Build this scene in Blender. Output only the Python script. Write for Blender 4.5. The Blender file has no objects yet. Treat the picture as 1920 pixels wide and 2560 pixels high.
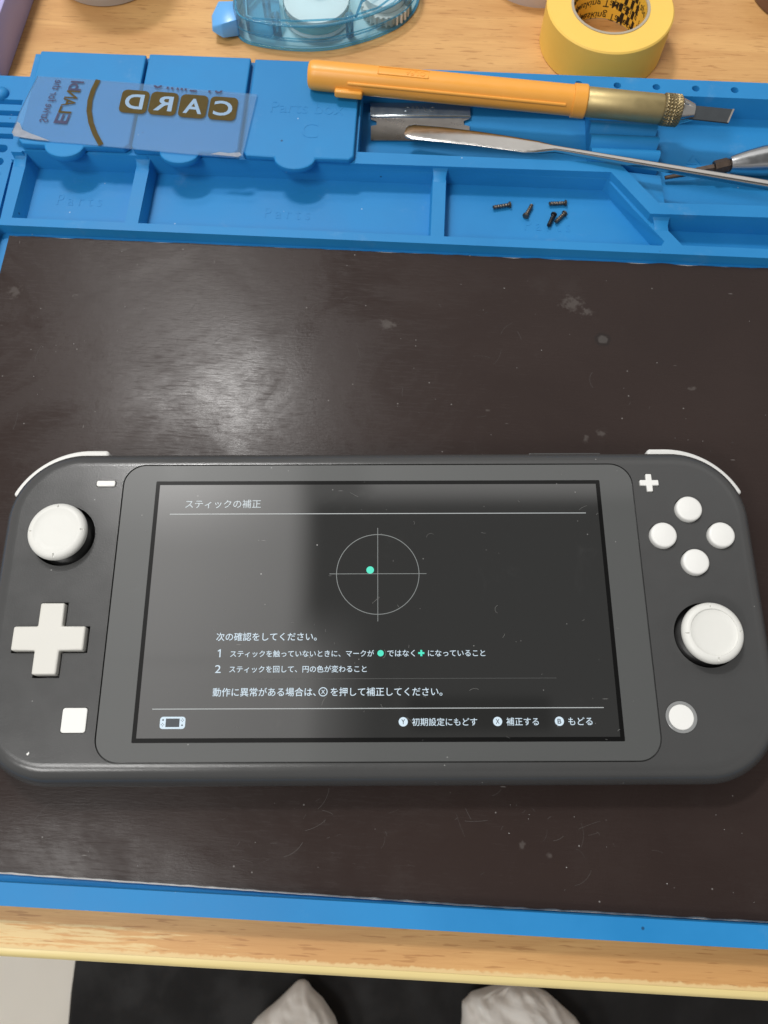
import bpy, bmesh, math, random
from mathutils import Vector, Matrix
random.seed(7)
sc = bpy.context.scene
COL = sc.collection
MM = 0.001
TH = -0.055                      # the mat and the desk lie turned by this angle

# ---------------------------------------------------------------- camera
cam_d = bpy.data.cameras.new('camera')
cam = bpy.data.objects.new('camera', cam_d); COL.objects.link(cam)
cam.location = (1.1686*MM, -50.9436*MM, 228.0042*MM)
cam.rotation_euler = (0.3453, -0.0009, -0.0036)
cam_d.sensor_fit = 'VERTICAL'; cam_d.sensor_height = 36.0; cam_d.sensor_width = 27.0
cam_d.lens = 36.0*2058.07/2560.0
cam_d.clip_start = 0.005; cam_d.clip_end = 20
cam_d.dof.use_dof = True; cam_d.dof.focus_distance = 0.232; cam_d.dof.aperture_fstop = 34
sc.camera = cam

# ---------------------------------------------------------------- world (soft room light, with bright and dark reflection patches painted in)
def N(nt, typ, **kw):
    n = nt.nodes.new(typ)
    for k, v in kw.items():
        if k.startswith('i_'): n.inputs[int(k[2:])].default_value = v
        else: setattr(n, k, v)
    return n
def L(nt, a, b, ai=0, bi=0): nt.links.new(a.outputs[ai], b.inputs[bi])
def math_(nt, op, a, b=None, clamp=False):
    n = N(nt, 'ShaderNodeMath', operation=op); n.use_clamp = clamp
    for i, v in enumerate((a, b)):
        if v is None: continue
        if isinstance(v, (int, float)): n.inputs[i].default_value = v
        else: nt.links.new(v, n.inputs[i])
    return n.outputs[0]
def ramp_(nt, v, a, b, lo=0.0, hi=1.0):
    n = N(nt, 'ShaderNodeMapRange', interpolation_type='SMOOTHSTEP')
    nt.links.new(v, n.inputs[0])
    n.inputs[1].default_value = a; n.inputs[2].default_value = b
    n.inputs[3].default_value = lo; n.inputs[4].default_value = hi
    return n.outputs[0]

world = bpy.data.worlds.new('World'); sc.world = world; world.use_nodes = True
wt = world.node_tree; wt.nodes.clear()
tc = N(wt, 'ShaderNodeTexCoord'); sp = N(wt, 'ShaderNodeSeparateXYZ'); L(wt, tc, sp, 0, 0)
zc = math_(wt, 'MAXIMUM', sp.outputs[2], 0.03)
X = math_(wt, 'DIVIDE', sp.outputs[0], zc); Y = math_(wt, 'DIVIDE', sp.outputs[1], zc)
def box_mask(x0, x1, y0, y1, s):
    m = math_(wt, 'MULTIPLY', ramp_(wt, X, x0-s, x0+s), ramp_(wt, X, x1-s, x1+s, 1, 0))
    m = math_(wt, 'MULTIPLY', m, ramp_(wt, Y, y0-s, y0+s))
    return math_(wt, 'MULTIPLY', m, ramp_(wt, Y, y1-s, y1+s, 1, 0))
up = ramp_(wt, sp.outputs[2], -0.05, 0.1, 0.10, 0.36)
leftpart = math_(wt, 'MAXIMUM', box_mask(-0.40, -0.105, 0.16, 0.45, 0.02), box_mask(-0.40, -0.05, -0.03, 0.2, 0.05))  # bright patch painted in for the reflection on the screen's left side
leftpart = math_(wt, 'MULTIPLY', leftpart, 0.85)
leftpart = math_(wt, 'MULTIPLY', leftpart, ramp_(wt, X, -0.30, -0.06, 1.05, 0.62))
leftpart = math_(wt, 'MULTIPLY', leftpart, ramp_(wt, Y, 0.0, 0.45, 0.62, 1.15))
glow = math_(wt, 'MULTIPLY', box_mask(-0.42, -0.17, 0.40, 0.47, 0.10), 2.2)  # painted glow, mirrored in the screen's upper left corner
sitter = math_(wt, 'MULTIPLY', box_mask(-0.09, 0.75, -1.5, 0.375, 0.02), ramp_(wt, leftpart, 0, 0.85, 1, 0))  # sitter's dark silhouette, painted into the world for the screen to mirror
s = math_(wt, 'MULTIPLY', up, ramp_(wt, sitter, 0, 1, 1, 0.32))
ceil = math_(wt, 'MULTIPLY', box_mask(-0.02, 1.2, 0.385, 1.6, 0.02), 0.45)  # bright ceiling patch painted in for the sheet and screen top to mirror
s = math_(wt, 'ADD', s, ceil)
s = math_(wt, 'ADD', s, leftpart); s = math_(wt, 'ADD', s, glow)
dark = math_(wt, 'MAXIMUM', box_mask(0.03, 0.2, 0.085, 0.125, 0.008), box_mask(-0.02, 0.235, -0.03, 0.055, 0.008))  # painted dark bars, mirrored low on the screen as phone and hands
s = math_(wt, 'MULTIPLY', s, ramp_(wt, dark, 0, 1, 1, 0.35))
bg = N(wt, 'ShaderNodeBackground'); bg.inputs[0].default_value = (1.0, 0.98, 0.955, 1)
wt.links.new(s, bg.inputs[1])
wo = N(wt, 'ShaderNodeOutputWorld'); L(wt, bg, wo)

# ---------------------------------------------------------------- lamps (ceiling panels to the left, plus an added fill for the floor)
def area(name, loc, size, power, color, target=(0, 0, 0)):
    d = bpy.data.lights.new(name, 'AREA'); d.shape = 'RECTANGLE'
    d.size, d.size_y = size; d.energy = power; d.color = color
    o = bpy.data.objects.new(name, d); COL.objects.link(o); o.location = loc
    o.rotation_euler = (Vector(target)-Vector(loc)).to_track_quat('-Z', 'Y').to_euler()
    return o
area('ceiling_lamp', (-0.365, 0.785, 1.4), (0.27, 0.12), 10.8, (1.0, 0.985, 0.965))
area('ceiling_lamp', (-0.52, -0.36, 1.4), (0.50, 0.26), 7.2, (1.0, 0.985, 0.96))
area('ceiling_lamp', (-0.50, 1.15, 1.4), (0.42, 0.15), 3.2, (1.0, 0.98, 0.95))
area('ceiling_lamp', (-0.90, -1.10, 1.4), (0.60, 0.30), 10.0, (1.0, 0.985, 0.96), (0, -0.25, -0.6))  # unseen fill lamp, added to brighten the floor and feet

sc.view_settings.view_transform = 'Standard'; sc.view_settings.look = 'None'
sc.view_settings.exposure = 0.0; sc.view_settings.gamma = 1.0
sc.view_settings.use_curve_mapping = False
sc.render.engine = 'CYCLES'
sc.cycles.max_bounces = 10; sc.cycles.transparent_max_bounces = 16
sc.cycles.use_denoising = True
sc.cycles.caustics_reflective = False; sc.cycles.caustics_refractive = False

# ---------------------------------------------------------------- materials
def new_mat(name):
    m = bpy.data.materials.new(name); m.use_nodes = True
    nt = m.node_tree; b = nt.nodes['Principled BSDF']
    return m, nt, b
def coords(nt, scale=(1, 1, 1), rot=(0, 0, 0)):
    t = N(nt, 'ShaderNodeTexCoord'); mp = N(nt, 'ShaderNodeMapping')
    mp.inputs['Scale'].default_value = scale; mp.inputs['Rotation'].default_value = rot
    nt.links.new(t.outputs['Object'], mp.inputs[0]); return mp.outputs[0]
def noise(nt, vec, scale, detail=4, rough=0.55, dist=0.0):
    n = N(nt, 'ShaderNodeTexNoise'); n.inputs['Scale'].default_value = scale
    n.inputs['Detail'].default_value = detail; n.inputs['Roughness'].default_value = rough
    n.inputs['Distortion'].default_value = dist
    nt.links.new(vec, n.inputs['Vector']); return n.outputs[0]
def voro(nt, vec, scale, feature='F1', rnd=1.0):
    n = N(nt, 'ShaderNodeTexVoronoi', feature=feature); n.inputs['Scale'].default_value = scale
    n.inputs['Randomness'].default_value = rnd
    nt.links.new(vec, n.inputs['Vector']); return n
def mix(nt, fac, a, b):
    n = N(nt, 'ShaderNodeMix', data_type='RGBA')
    for sock, v in ((n.inputs[0], fac), (n.inputs[6], a), (n.inputs[7], b)):
        if isinstance(v, tuple): sock.default_value = v if len(v) == 4 else (*v, 1)
        elif isinstance(v, (int, float)): sock.default_value = v
        else: nt.links.new(v, sock)
    return n.outputs[2]
def bump(nt, b, h, strength, dist):
    n = N(nt, 'ShaderNodeBump'); n.inputs['Strength'].default_value = strength
    n.inputs['Distance'].default_value = dist
    nt.links.new(h, n.inputs['Height']); nt.links.new(n.outputs[0], b.inputs['Normal'])
def specks(nt, vec, scale, size, keep):
    """sparse dust dots: a mask from voronoi cells, only some of the cells carry a dot"""
    v = voro(nt, vec, scale)
    d = ramp_(nt, v.outputs['Distance'], size*0.5, size, 1, 0)
    spx = N(nt, 'ShaderNodeSeparateColor'); nt.links.new(v.outputs['Color'], spx.inputs[0])
    return math_(nt, 'MULTIPLY', d, math_(nt, 'GREATER_THAN', spx.outputs[0], 1-keep))
def plain(name, col, rough, metal=0.0, coat=0.0, bumps=None, spec=0.5, var=0.0, vscale=60, dust=0.0):
    m, nt, b = new_mat(name)
    b.inputs['Roughness'].default_value = rough; b.inputs['Metallic'].default_value = metal
    b.inputs['Coat Weight'].default_value = coat; b.inputs['Coat Roughness'].default_value = 0.06
    b.inputs['Specular IOR Level'].default_value = spec
    v = coords(nt); c = (*col, 1)
    n1 = noise(nt, v, vscale, 5)
    lo = tuple(x*(1-var) for x in col); hi = tuple(min(1, x*(1+var)) for x in col)
    out = mix(nt, n1, lo, hi)
    if dust:
        out = mix(nt, math_(nt, 'MULTIPLY', specks(nt, v, 420, 0.09, 0.10), dust), out, (0.6, 0.6, 0.58))
    nt.links.new(out, b.inputs['Base Color'])
    r2 = ramp_(nt, noise(nt, v, vscale*2.3, 4), 0.3, 0.7, rough*0.88, min(1, rough*1.12))
    nt.links.new(r2, b.inputs['Roughness'])
    if bumps: bump(nt, b, noise(nt, v, bumps[0], 3), bumps[1], 0.0002)
    return m

def wood_mat():
    m, nt, b = new_mat('beech_laminate')
    v = coords(nt, (14, 90, 90))
    big = noise(nt, v, 1.1, 5, 0.6, 0.6)
    fine = noise(nt, coords(nt, (40, 1300, 1300)), 1.6, 6, 0.65)
    flecks = noise(nt, coords(nt, (110, 1100, 1100)), 1.0, 2, 0.5)
    c = mix(nt, ramp_(nt, big, 0.3, 0.72), (0.55, 0.29, 0.105), (0.69, 0.40, 0.155))
    c = mix(nt, ramp_(nt, fine, 0.42, 0.8, 0, 0.55), c, (0.46, 0.225, 0.075))
    c = mix(nt, ramp_(nt, flecks, 0.60, 0.68, 0, 0.5), c, (0.32, 0.135, 0.040))
    # print worn off towards the sitter's edge
    t = N(nt, 'ShaderNodeTexCoord'); s_ = N(nt, 'ShaderNodeSeparateXYZ'); nt.links.new(t.outputs['Object'], s_.inputs[0])
    wv = coords(nt, (55, 800, 100))
    wn = noise(nt, wv, 1.0, 8, 0.7, 0.2)
    wmask = math_(nt, 'MULTIPLY', ramp_(nt, s_.outputs[1], -0.076, -0.084), ramp_(nt, s_.outputs[0], 0.02, -0.10, 0.55, 1.0))
    worn = ramp_(nt, math_(nt, 'MULTIPLY', wn, wmask), 0.42, 0.52)
    edge = ramp_(nt, math_(nt, 'ADD', s_.outputs[1], math_(nt, 'MULTIPLY', noise(nt, coords(nt, (160, 160, 160)), 3, 6), 0.0022)), -0.0865, -0.0872)
    c = mix(nt, math_(nt, 'MAXIMUM', math_(nt, 'MULTIPLY', worn, 0.8), math_(nt, 'MULTIPLY', edge, 0.75)), c, (0.72, 0.55, 0.27))
    nt.links.new(c, b.inputs['Base Color'])
    b.inputs['Roughness'].default_value = 0.46; b.inputs['Specular IOR Level'].default_value = 0.35
    bump(nt, b, fine, 0.12, 0.0003)
    return m

def silicone_mat():
    m, nt, b = new_mat('blue_silicone')
    v = coords(nt)
    n1 = noise(nt, v, 25, 5)
    c = mix(nt, ramp_(nt, n1, 0.3, 0.7), (0.015, 0.198, 0.475), (0.020, 0.228, 0.53))
    c = mix(nt, math_(nt, 'MULTIPLY', ramp_(nt, noise(nt, v, 55, 6, 0.7), 0.58, 0.8), 0.18), c, (0.28, 0.42, 0.55))
    c = mix(nt, math_(nt, 'MULTIPLY', specks(nt, v, 300, 0.09, 0.04), 0.6), c, (0.55, 0.66, 0.75))
    c = mix(nt, math_(nt, 'MULTIPLY', specks(nt, coords(nt, (1, 1, 1), (0.3, 0, 1)), 190, 0.10, 0.03), 0.7), c, (0.01, 0.02, 0.05))
    nt.links.new(c, b.inputs['Base Color'])
    nt.links.new(ramp_(nt, n1, 0.3, 0.7, 0.42, 0.56), b.inputs['Roughness'])
    b.inputs['Specular IOR Level'].default_value = 0.28
    bump(nt, b, noise(nt, v, 900, 3), 0.10, 0.0002)
    return m

def sheet_mat():
    m, nt, b = new_mat('dark_sheet')
    v = coords(nt)
    t = N(nt, 'ShaderNodeTexCoord'); s_ = N(nt, 'ShaderNodeSeparateXYZ'); nt.links.new(t.outputs['Object'], s_.inputs[0])
    def spot(cx, cy, rx, ry, soft=0.3, wob=0.0):
        dx = math_(nt, 'DIVIDE', math_(nt, 'SUBTRACT', s_.outputs[0], cx*MM), rx*MM)
        dy = math_(nt, 'DIVIDE', math_(nt, 'SUBTRACT', s_.outputs[1], cy*MM), ry*MM)
        d = math_(nt, 'SQRT', math_(nt, 'ADD', math_(nt, 'MULTIPLY', dx, dx), math_(nt, 'MULTIPLY', dy, dy)))
        if wob: d = math_(nt, 'ADD', d, math_(nt, 'MULTIPLY', math_(nt, 'SUBTRACT', noise(nt, v, 700, 3), 0.5), wob))
        return ramp_(nt, d, 1-soft, 1, 1, 0)
    big = noise(nt, v, 11, 6, 0.6, 0.4)
    c = mix(nt, ramp_(nt, big, 0.25, 0.75), (0.0285, 0.0195, 0.0175), (0.036, 0.0250, 0.0222))
    # old dirt film in patches
    c = mix(nt, ramp_(nt, noise(nt, v, 28, 7, 0.7), 0.56, 0.80, 0, 0.16), c, (0.10, 0.09, 0.085))
    # faint residues and chips
    for a in ((57, 106, 4.5, 3.2), (62, 103, 2.2, 1.6), (-2, 95, 3.2, 2.2), (94, 77, 1.6, 1.1), (85, 51, 2.0, 1.5), (65, 60, 1.6, 1.4), (-124, 101, 2.3, 3.0),
              (60, 58, 1.1, 1.6), (40, -58, 1.0, 1.5), (30, 66, 0.9, 0.6), (-62, 92, 0.9, 0.7), (47, -60, 0.8, 0.8)):
        c = mix(nt, math_(nt, 'MULTIPLY', spot(*a, 0.8, 2.6), 0.14), c, (0.30, 0.28, 0.26))
    c = mix(nt, math_(nt, 'MULTIPLY', spot(66.5, 93, 3.2, 2.9, 0.35, 0.6), 0.7), c, (0.022, 0.018, 0.017))
    c = mix(nt, math_(nt, 'MULTIPLY', spot(66.5, 93, 1.9, 1.8, 0.4, 0.7), 0.28), c, (0.16, 0.15, 0.14))
    # specks and short scratches
    c = mix(nt, math_(nt, 'MULTIPLY', specks(nt, v, 420, 0.12, 0.05), 0.35), c, (0.5, 0.48, 0.46))
    c = mix(nt, math_(nt, 'MULTIPLY', specks(nt, coords(nt, (1, 1, 1), (0, 0, 0.7)), 150, 0.05, 0.20), 0.6), c, (0.6, 0.58, 0.55))
    c = mix(nt, math_(nt, 'MULTIPLY', specks(nt, coords(nt, (1, 0.16, 1), (0, 0, 0.5)), 500, 0.07, 0.05), 0.35), c, (0.4, 0.38, 0.36))
    c = mix(nt, math_(nt, 'MULTIPLY', specks(nt, coords(nt, (0.15, 1, 1), (0, 0, 0.25)), 500, 0.07, 0.06), 0.35), c, (0.4, 0.38, 0.36))
    nt.links.new(c, b.inputs['Base Color'])
    film = noise(nt, v, 24, 9, 0.72, 0.8)
    sc1 = noise(nt, coords(nt, (160, 1500, 1), (0, 0, 0.22)), 1, 3, 0.6)
    r = math_(nt, 'ADD', ramp_(nt, film, 0.36, 0.66, 0.17, 0.33), ramp_(nt, sc1, 0.45, 0.75, 0.0, 0.10))
    nt.links.new(r, b.inputs['Roughness'])
    b.inputs['Specular IOR Level'].default_value = 0.13
    h = math_(nt, 'ADD', math_(nt, 'MULTIPLY', noise(nt, coords(nt, (280, 1700, 1), (0, 0, 0.35)), 1, 4, 0.7), 0.5),
              math_(nt, 'MULTIPLY', noise(nt, v, 230, 5, 0.7), 0.7))
    bump(nt, b, h, 0.13, 0.0003)
    return m

def panel_mat(name, col, dirt=1.0, coat=1.0, spec=0.25, rough=0.45):
    """glass front: colour under a clear layer, with dust and greasy smears on it"""
    m, nt, b = new_mat(name)
    v = coords(nt)
    c = (*col, 1)
    sm = ramp_(nt, noise(nt, v, 60, 7, 0.72, 0.6), 0.60, 0.85, 0, 0.03*dirt)
    out = mix(nt, sm, c, (0.75, 0.75, 0.74))
    out = mix(nt, math_(nt, 'MULTIPLY', specks(nt, v, 400, 0.09, 0.12), 0.3*dirt), out, (0.7, 0.7, 0.68))
    out = mix(nt, math_(nt, 'MULTIPLY', specks(nt, coords(nt, (1, 1, 1), (0, 0, 1.1)), 140, 0.04, 0.14), 0.5*dirt), out, (0.75, 0.75, 0.73))
    out = mix(nt, math_(nt, 'MULTIPLY', specks(nt, coords(nt, (0.14, 1, 1), (0, 0, -0.5)), 420, 0.06, 0.05), 0.2*dirt), out, (0.6, 0.6, 0.58))
    nt.links.new(out, b.inputs['Base Color'])
    b.inputs['Roughness'].default_value = rough
    b.inputs['Specular IOR Level'].default_value = spec
    b.inputs['Coat Weight'].default_value = coat
    nt.links.new(ramp_(nt, noise(nt, v, 45, 6, 0.65), 0.35, 0.75, 0.02, 0.075), b.inputs['Coat Roughness'])
    return m

def emit_mat(name, col, strength):
    m, nt, b = new_mat(name)
    b.inputs['Base Color'].default_value = (0.02, 0.02, 0.02, 1)
    b.inputs['Emission Color'].default_value = (*col, 1); b.inputs['Emission Strength'].default_value = strength
    b.inputs['Roughness'].default_value = 0.3
    v = coords(nt)
    nt.links.new(ramp_(nt, noise(nt, v, 80, 3), 0.2, 0.8, strength*0.96, strength*1.04), b.inputs['Emission Strength'])
    return m

def clear_mat(name, tint, alpha, rough=0.06, body=(0.6, 0.8, 0.9), ior=1.45):
    """thin tinted clear plastic: light passes, with a milky share and a glossy skin"""
    m = bpy.data.materials.new(name); m.use_nodes = True; nt = m.node_tree; nt.nodes.clear()
    out = N(nt, 'ShaderNodeOutputMaterial'); tr = N(nt, 'ShaderNodeBsdfTransparent'); tr.inputs[0].default_value = (*tint, 1)
    d = N(nt, 'ShaderNodeBsdfPrincipled'); d.inputs['Roughness'].default_value = rough
    v = coords(nt); nn = noise(nt, v, 90, 5)
    nt.links.new(mix(nt, nn, tuple(x*0.92 for x in body), body), d.inputs['Base Color'])
    mx = N(nt, 'ShaderNodeMixShader'); lw = N(nt, 'ShaderNodeFresnel'); lw.inputs[0].default_value = ior
    f = math_(nt, 'ADD', lw.outputs[0], alpha, True)
    nt.links.new(f, mx.inputs[0]); L(nt, tr, mx, 0, 1); L(nt, d, mx, 0, 2); L(nt, mx, out)
    return m

def knurl_mat():
    m, nt, b = new_mat('knurled_brass')
    b.inputs['Metallic'].default_value = 0.9; b.inputs['Roughness'].default_value = 0.42
    v = coords(nt); nt.links.new(mix(nt, noise(nt, v, 300, 4), (0.22, 0.17, 0.085), (0.34, 0.27, 0.15)), b.inputs['Base Color'])
    return m

M = dict(
    wood=wood_mat(), blue=silicone_mat(), sheet=sheet_mat(),
    band=plain('edge_band', (0.74, 0.60, 0.27), 0.4, var=0.06, vscale=40),
    wood_side=plain('desk_panel', (0.5, 0.3, 0.13), 0.5, var=0.1),
    sheet_edge=plain('sheet_edge', (0.52, 0.50, 0.47), 0.7, var=0.35, vscale=400),
    shell=plain('grey_shell', (0.062, 0.0625, 0.0625), 0.24, bumps=(2600, 0.10), var=0.05, dust=0.5),
    dpad=plain('off_white_plastic', (0.64, 0.63, 0.585), 0.42, bumps=(2500, 0.04), var=0.02),
    white=plain('white_plastic', (0.77, 0.77, 0.745), 0.42, bumps=(2500, 0.04), var=0.02),
    white_rubber=plain('white_rubber', (0.70, 0.70, 0.665), 0.5, bumps=(1800, 0.05), var=0.03, vscale=200),
    black=plain('black_plastic', (0.008, 0.008, 0.008), 0.4, var=0.2),
    ring=plain('clear_grey_ring', (0.25, 0.255, 0.255), 0.2, var=0.05),
    panel=panel_mat('glass_bezel', (0.078, 0.081, 0.080)),
    border=panel_mat('black_border', (0.004, 0.004, 0.004), 0.5, 0.45, 0.05),
    orange=plain('orange_plastic', (0.84, 0.37, 0.055), 0.36, bumps=(900, 0.04), var=0.05, vscale=80),
    brass=plain('brass_tube', (0.44, 0.345, 0.165), 0.47, metal=0.75, bumps=(1500, 0.05), var=0.12, vscale=120),
    knurl=knurl_mat(),
    steel=plain('steel', (0.62, 0.60, 0.57), 0.16, metal=1.0, var=0.08, vscale=150),
    alu=plain('aluminium', (0.62, 0.63, 0.64), 0.24, metal=1.0, var=0.08, vscale=150),
    dark_steel=plain('dark_steel', (0.06, 0.068, 0.075), 0.34, metal=0.7, var=0.2, vscale=200),
    rust=plain('rusty_steel', (0.085, 0.06, 0.045), 0.5, metal=0.6, var=0.6, vscale=500),
    razor=plain('razor_steel', (0.36, 0.33, 0.30), 0.3, metal=0.9, var=0.15, vscale=120),
    spine=plain('razor_spine', (0.42, 0.46, 0.48), 0.22, metal=0.9, var=0.1, vscale=120),
    screw=plain('screw_metal', (0.12, 0.105, 0.09), 0.35, metal=0.8, var=0.4, vscale=900),
    screw_black=plain('screw_black', (0.02, 0.02, 0.022), 0.35, metal=0.5, var=0.3, vscale=900),
    yellow=plain('yellow_paper_tape', (0.88, 0.575, 0.115), 0.62, bumps=(1200, 0.12), var=0.04, vscale=90),
    core_grey=plain('core_card', (0.42, 0.36, 0.27), 0.7, var=0.1),
    core_yellow=plain('core_print', (0.86, 0.55, 0.07), 0.3, var=0.05),
    ink=plain('black_ink', (0.012, 0.011, 0.010), 0.5, var=0.1),
    navy=plain('navy_ink', (0.012, 0.014, 0.075), 0.5, var=0.15, vscale=400),
    gold=plain('gold_ink', (0.080, 0.056, 0.013), 0.6, spec=0.15, var=0.18, vscale=500),
    milky=plain('milky_film', (0.21, 0.34, 0.50), 0.4, var=0.04),
    scuff=plain('scuffed_plastic', (0.27, 0.30, 0.36), 0.7, var=0.3, vscale=500),
    card=clear_mat('clear_card', (0.93, 0.95, 0.98), 0.16, 0.22, (0.27, 0.47, 0.66), 1.22),
    clearblue=clear_mat('clear_blue_case', (0.90, 0.97, 0.99), 0.10, 0.04, (0.50, 0.74, 0.82)),
    bluerib=clear_mat('clear_blue_rib', (0.60, 0.88, 0.96), 0.20, 0.05, (0.20, 0.52, 0.72)),
    bluetip=plain('blue_plastic', (0.14, 0.42, 0.82), 0.3, var=0.05),
    whitespool=plain('white_spool', (0.80, 0.82, 0.82), 0.4, var=0.03),
    tealhub=clear_mat('teal_hub', (0.5, 0.9, 0.95), 0.45, 0.1, (0.2, 0.62, 0.72)),
    cup=plain('pale_plastic', (0.70, 0.69, 0.66), 0.35, var=0.03),
    cup_side=plain('greyed_plastic', (0.45, 0.40, 0.35), 0.4, var=0.1),
    lilac=plain('lilac_card', (0.40, 0.38, 0.66), 0.5, var=0.06),
    cleartape=plain('clear_tape', (0.50, 0.44, 0.42), 0.25, coat=0.4, var=0.05),
    brown=plain('brown_plastic', (0.16, 0.085, 0.055), 0.4, var=0.1),
    floor=plain('pale_floor', (0.90, 0.87, 0.78), 0.5, var=0.04, vscale=8),
    blackmat=plain('black_rubber', (0.006, 0.006, 0.0065), 0.75, var=0.3, vscale=10),
    sock=plain('white_cotton', (0.86, 0.845, 0.80), 0.9, bumps=(600, 0.3), var=0.05, vscale=60),
    skin=plain('skin', (0.55, 0.36, 0.27), 0.5, var=0.05),
    text=emit_mat('screen_white', (0.66, 0.80, 0.90), 1.0),
    text_head=emit_mat('screen_heading', (0.60, 0.70, 0.74), 0.72),
    text_dim=emit_mat('screen_dim', (0.40, 0.43, 0.42), 0.55),
    text_faint=emit_mat('screen_faint', (0.30, 0.31, 0.30), 0.18),
    rule=emit_mat('screen_rule', (0.74, 0.78, 0.78), 0.6),
    mint=emit_mat('screen_mint', (0.06, 0.86, 0.60), 0.95),
    glyph=emit_mat('screen_glyph', (0.06, 0.08, 0.10), 0.5),
)
# the lit display: its own backlight leak, under glass
md, ndt, bd = None, None, None
M['display'] = panel_mat('display', (0.010, 0.010, 0.010), 0.8, 1.0, 1.5, 0.045)
_b = M['display'].node_tree.nodes['Principled BSDF']
_b.inputs['Emission Color'].default_value = (0.75, 0.77, 0.72, 1); _b.inputs['Emission Strength'].default_value = 0.014

# ---------------------------------------------------------------- geometry helpers (millimetres in, metres out)
def sgnp(x, e): return math.copysign(abs(x)**e, x)
class MB:
    def __init__(s): s.v = []; s.f = []
    def add(s, vs, fs):
        o = len(s.v); s.v += [tuple(p) for p in vs]; s.f += [tuple(i+o for i in f) for f in fs]; return s
    def rings(s, rings, cap0=True, cap1=True, closed=True):
        n = len(rings[0]); vs = [p for r in rings for p in r]; fs = []
        for k in range(len(rings)-1):
            for i in range(n if closed else n-1):
                j = (i+1) % n
                fs.append((k*n+i, k*n+j, (k+1)*n+j, (k+1)*n+i))
        if cap0: fs.append(tuple(range(n-1, -1, -1)))
        if cap1: fs.append(tuple((len(rings)-1)*n+i for i in range(n)))
        return s.add(vs, fs)
    def prism(s, poly, z0, z1):
        a = sum(poly[i][0]*poly[(i+1) % len(poly)][1]-poly[(i+1) % len(poly)][0]*poly[i][1] for i in range(len(poly)))
        if a < 0: poly = poly[::-1]
        return s.rings([[(x, y, z0) for x, y in poly], [(x, y, z1) for x, y in poly]])
    def box(s, x0, x1, y0, y1, z0, z1): return s.prism([(x0, y0), (x1, y0), (x1, y1), (x0, y1)], z0, z1)
    def sheet(s, poly, z):
        a = sum(poly[i][0]*poly[(i+1) % len(poly)][1]-poly[(i+1) % len(poly)][0]*poly[i][1] for i in range(len(poly)))
        if a < 0: poly = poly[::-1]
        return s.add([(x, y, z) for x, y in poly], [tuple(range(len(poly)))])
    def lathe(s, prof, cx=0, cy=0, seg=48, cap0=True, cap1=True):
        return s.rings([[(cx+r*math.cos(2*math.pi*i/seg), cy+r*math.sin(2*math.pi*i/seg), z) for i in range(seg)] for r, z in prof], cap0, cap1)
    def tube(s, pts, rad, seg=16, flat=1.0, up=(0, 0, 1), sq=1.0):
        pts = [Vector(p) for p in pts]; rs = []
        if isinstance(rad, (int, float)): rad = [rad]*len(pts)
        for i, p in enumerate(pts):
            d = (pts[min(i+1, len(pts)-1)]-pts[max(i-1, 0)]).normalized()
            sx = d.cross(Vector(up)).normalized(); sy = sx.cross(d)
            r = rad[i]; ra, rb = r if isinstance(r, tuple) else (r, r*flat)
            rs.append([tuple(p+sx*ra*sgnp(math.cos(2*math.pi*k/seg), sq)+sy*rb*sgnp(math.sin(2*math.pi*k/seg), sq)) for k in range(seg)])
        return s.rings(rs)
    def mesh(s, name):
        me = bpy.data.meshes.new(name)
        me.from_pydata([(x*MM, y*MM, z*MM) for x, y, z in s.v], [], s.f); me.update()
        bm = bmesh.new(); bm.from_mesh(me); bmesh.ops.recalc_face_normals(bm, faces=bm.faces); bm.to_mesh(me); bm.free()
        return me
    def build(s, name, mat, parent=None, smooth=30, bevel=0, seg=2, mat4=None):
        return link(name, s.mesh(name), mat, parent, smooth, bevel, seg)
def link(name, me, mat, parent=None, smooth=30, bevel=0, seg=2):
    o = bpy.data.objects.new(name, me); COL.objects.link(o)
    me.materials.clear(); me.materials.append(mat)
    if bevel:
        bake(o, bevel, seg)
    me = o.data
    if smooth:
        me.shade_smooth(); me.set_sharp_from_angle(angle=math.radians(smooth))
        at = me.attributes.get('sharp_edge') or me.attributes.new('sharp_edge', 'BOOLEAN', 'EDGE')
        for p in me.polygons:
            if abs(p.normal.z) > 0.9997 and name != 'cover':
                for li_ in p.loop_indices: at.data[me.loops[li_].edge_index].value = True
    if parent: o.parent = parent
    return o
def evaluated(o, name):
    dg = bpy.context.evaluated_depsgraph_get(); dg.update()
    return bpy.data.meshes.new_from_object(o.evaluated_get(dg))
def bake(o, bevel, seg):
    m = o.modifiers.new('b', 'BEVEL'); m.width = bevel*MM; m.segments = seg; m.limit_method = 'ANGLE'; m.angle_limit = math.radians(35)
    me = evaluated(o, o.name); o.modifiers.clear(); old = o.data; o.data = me; me.name = o.name
    bpy.data.meshes.remove(old)
def boolean(me, ops):
    """me: mesh; ops: list of (MB, 'UNION' / 'DIFFERENCE')"""
    o = bpy.data.objects.new('work', me); COL.objects.link(o)
    for mb, op in ops:
        c = bpy.data.objects.new('cut', mb.mesh('cut')); COL.objects.link(c)
        md = o.modifiers.new('x', 'BOOLEAN'); md.operation = op; md.solver = 'EXACT'; md.object = c
        nm = evaluated(o, 'work'); o.modifiers.clear(); o.data = nm
        bpy.data.objects.remove(c)
    me = o.data; bpy.data.objects.remove(o); return me
def thing(name, label, cat, loc=(0, 0, 0), rz=0, group=None):
    o = bpy.data.objects.new(name, None); COL.objects.link(o)
    o.empty_display_size = 0.01
    o.location = Vector(loc)*MM; o.rotation_euler = (0, 0, rz); tag(o, label, cat, group); return o
def tag(o, label, cat, group=None):
    o['label'] = label; o['category'] = cat
    if group: o['group'] = group
    return o
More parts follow.
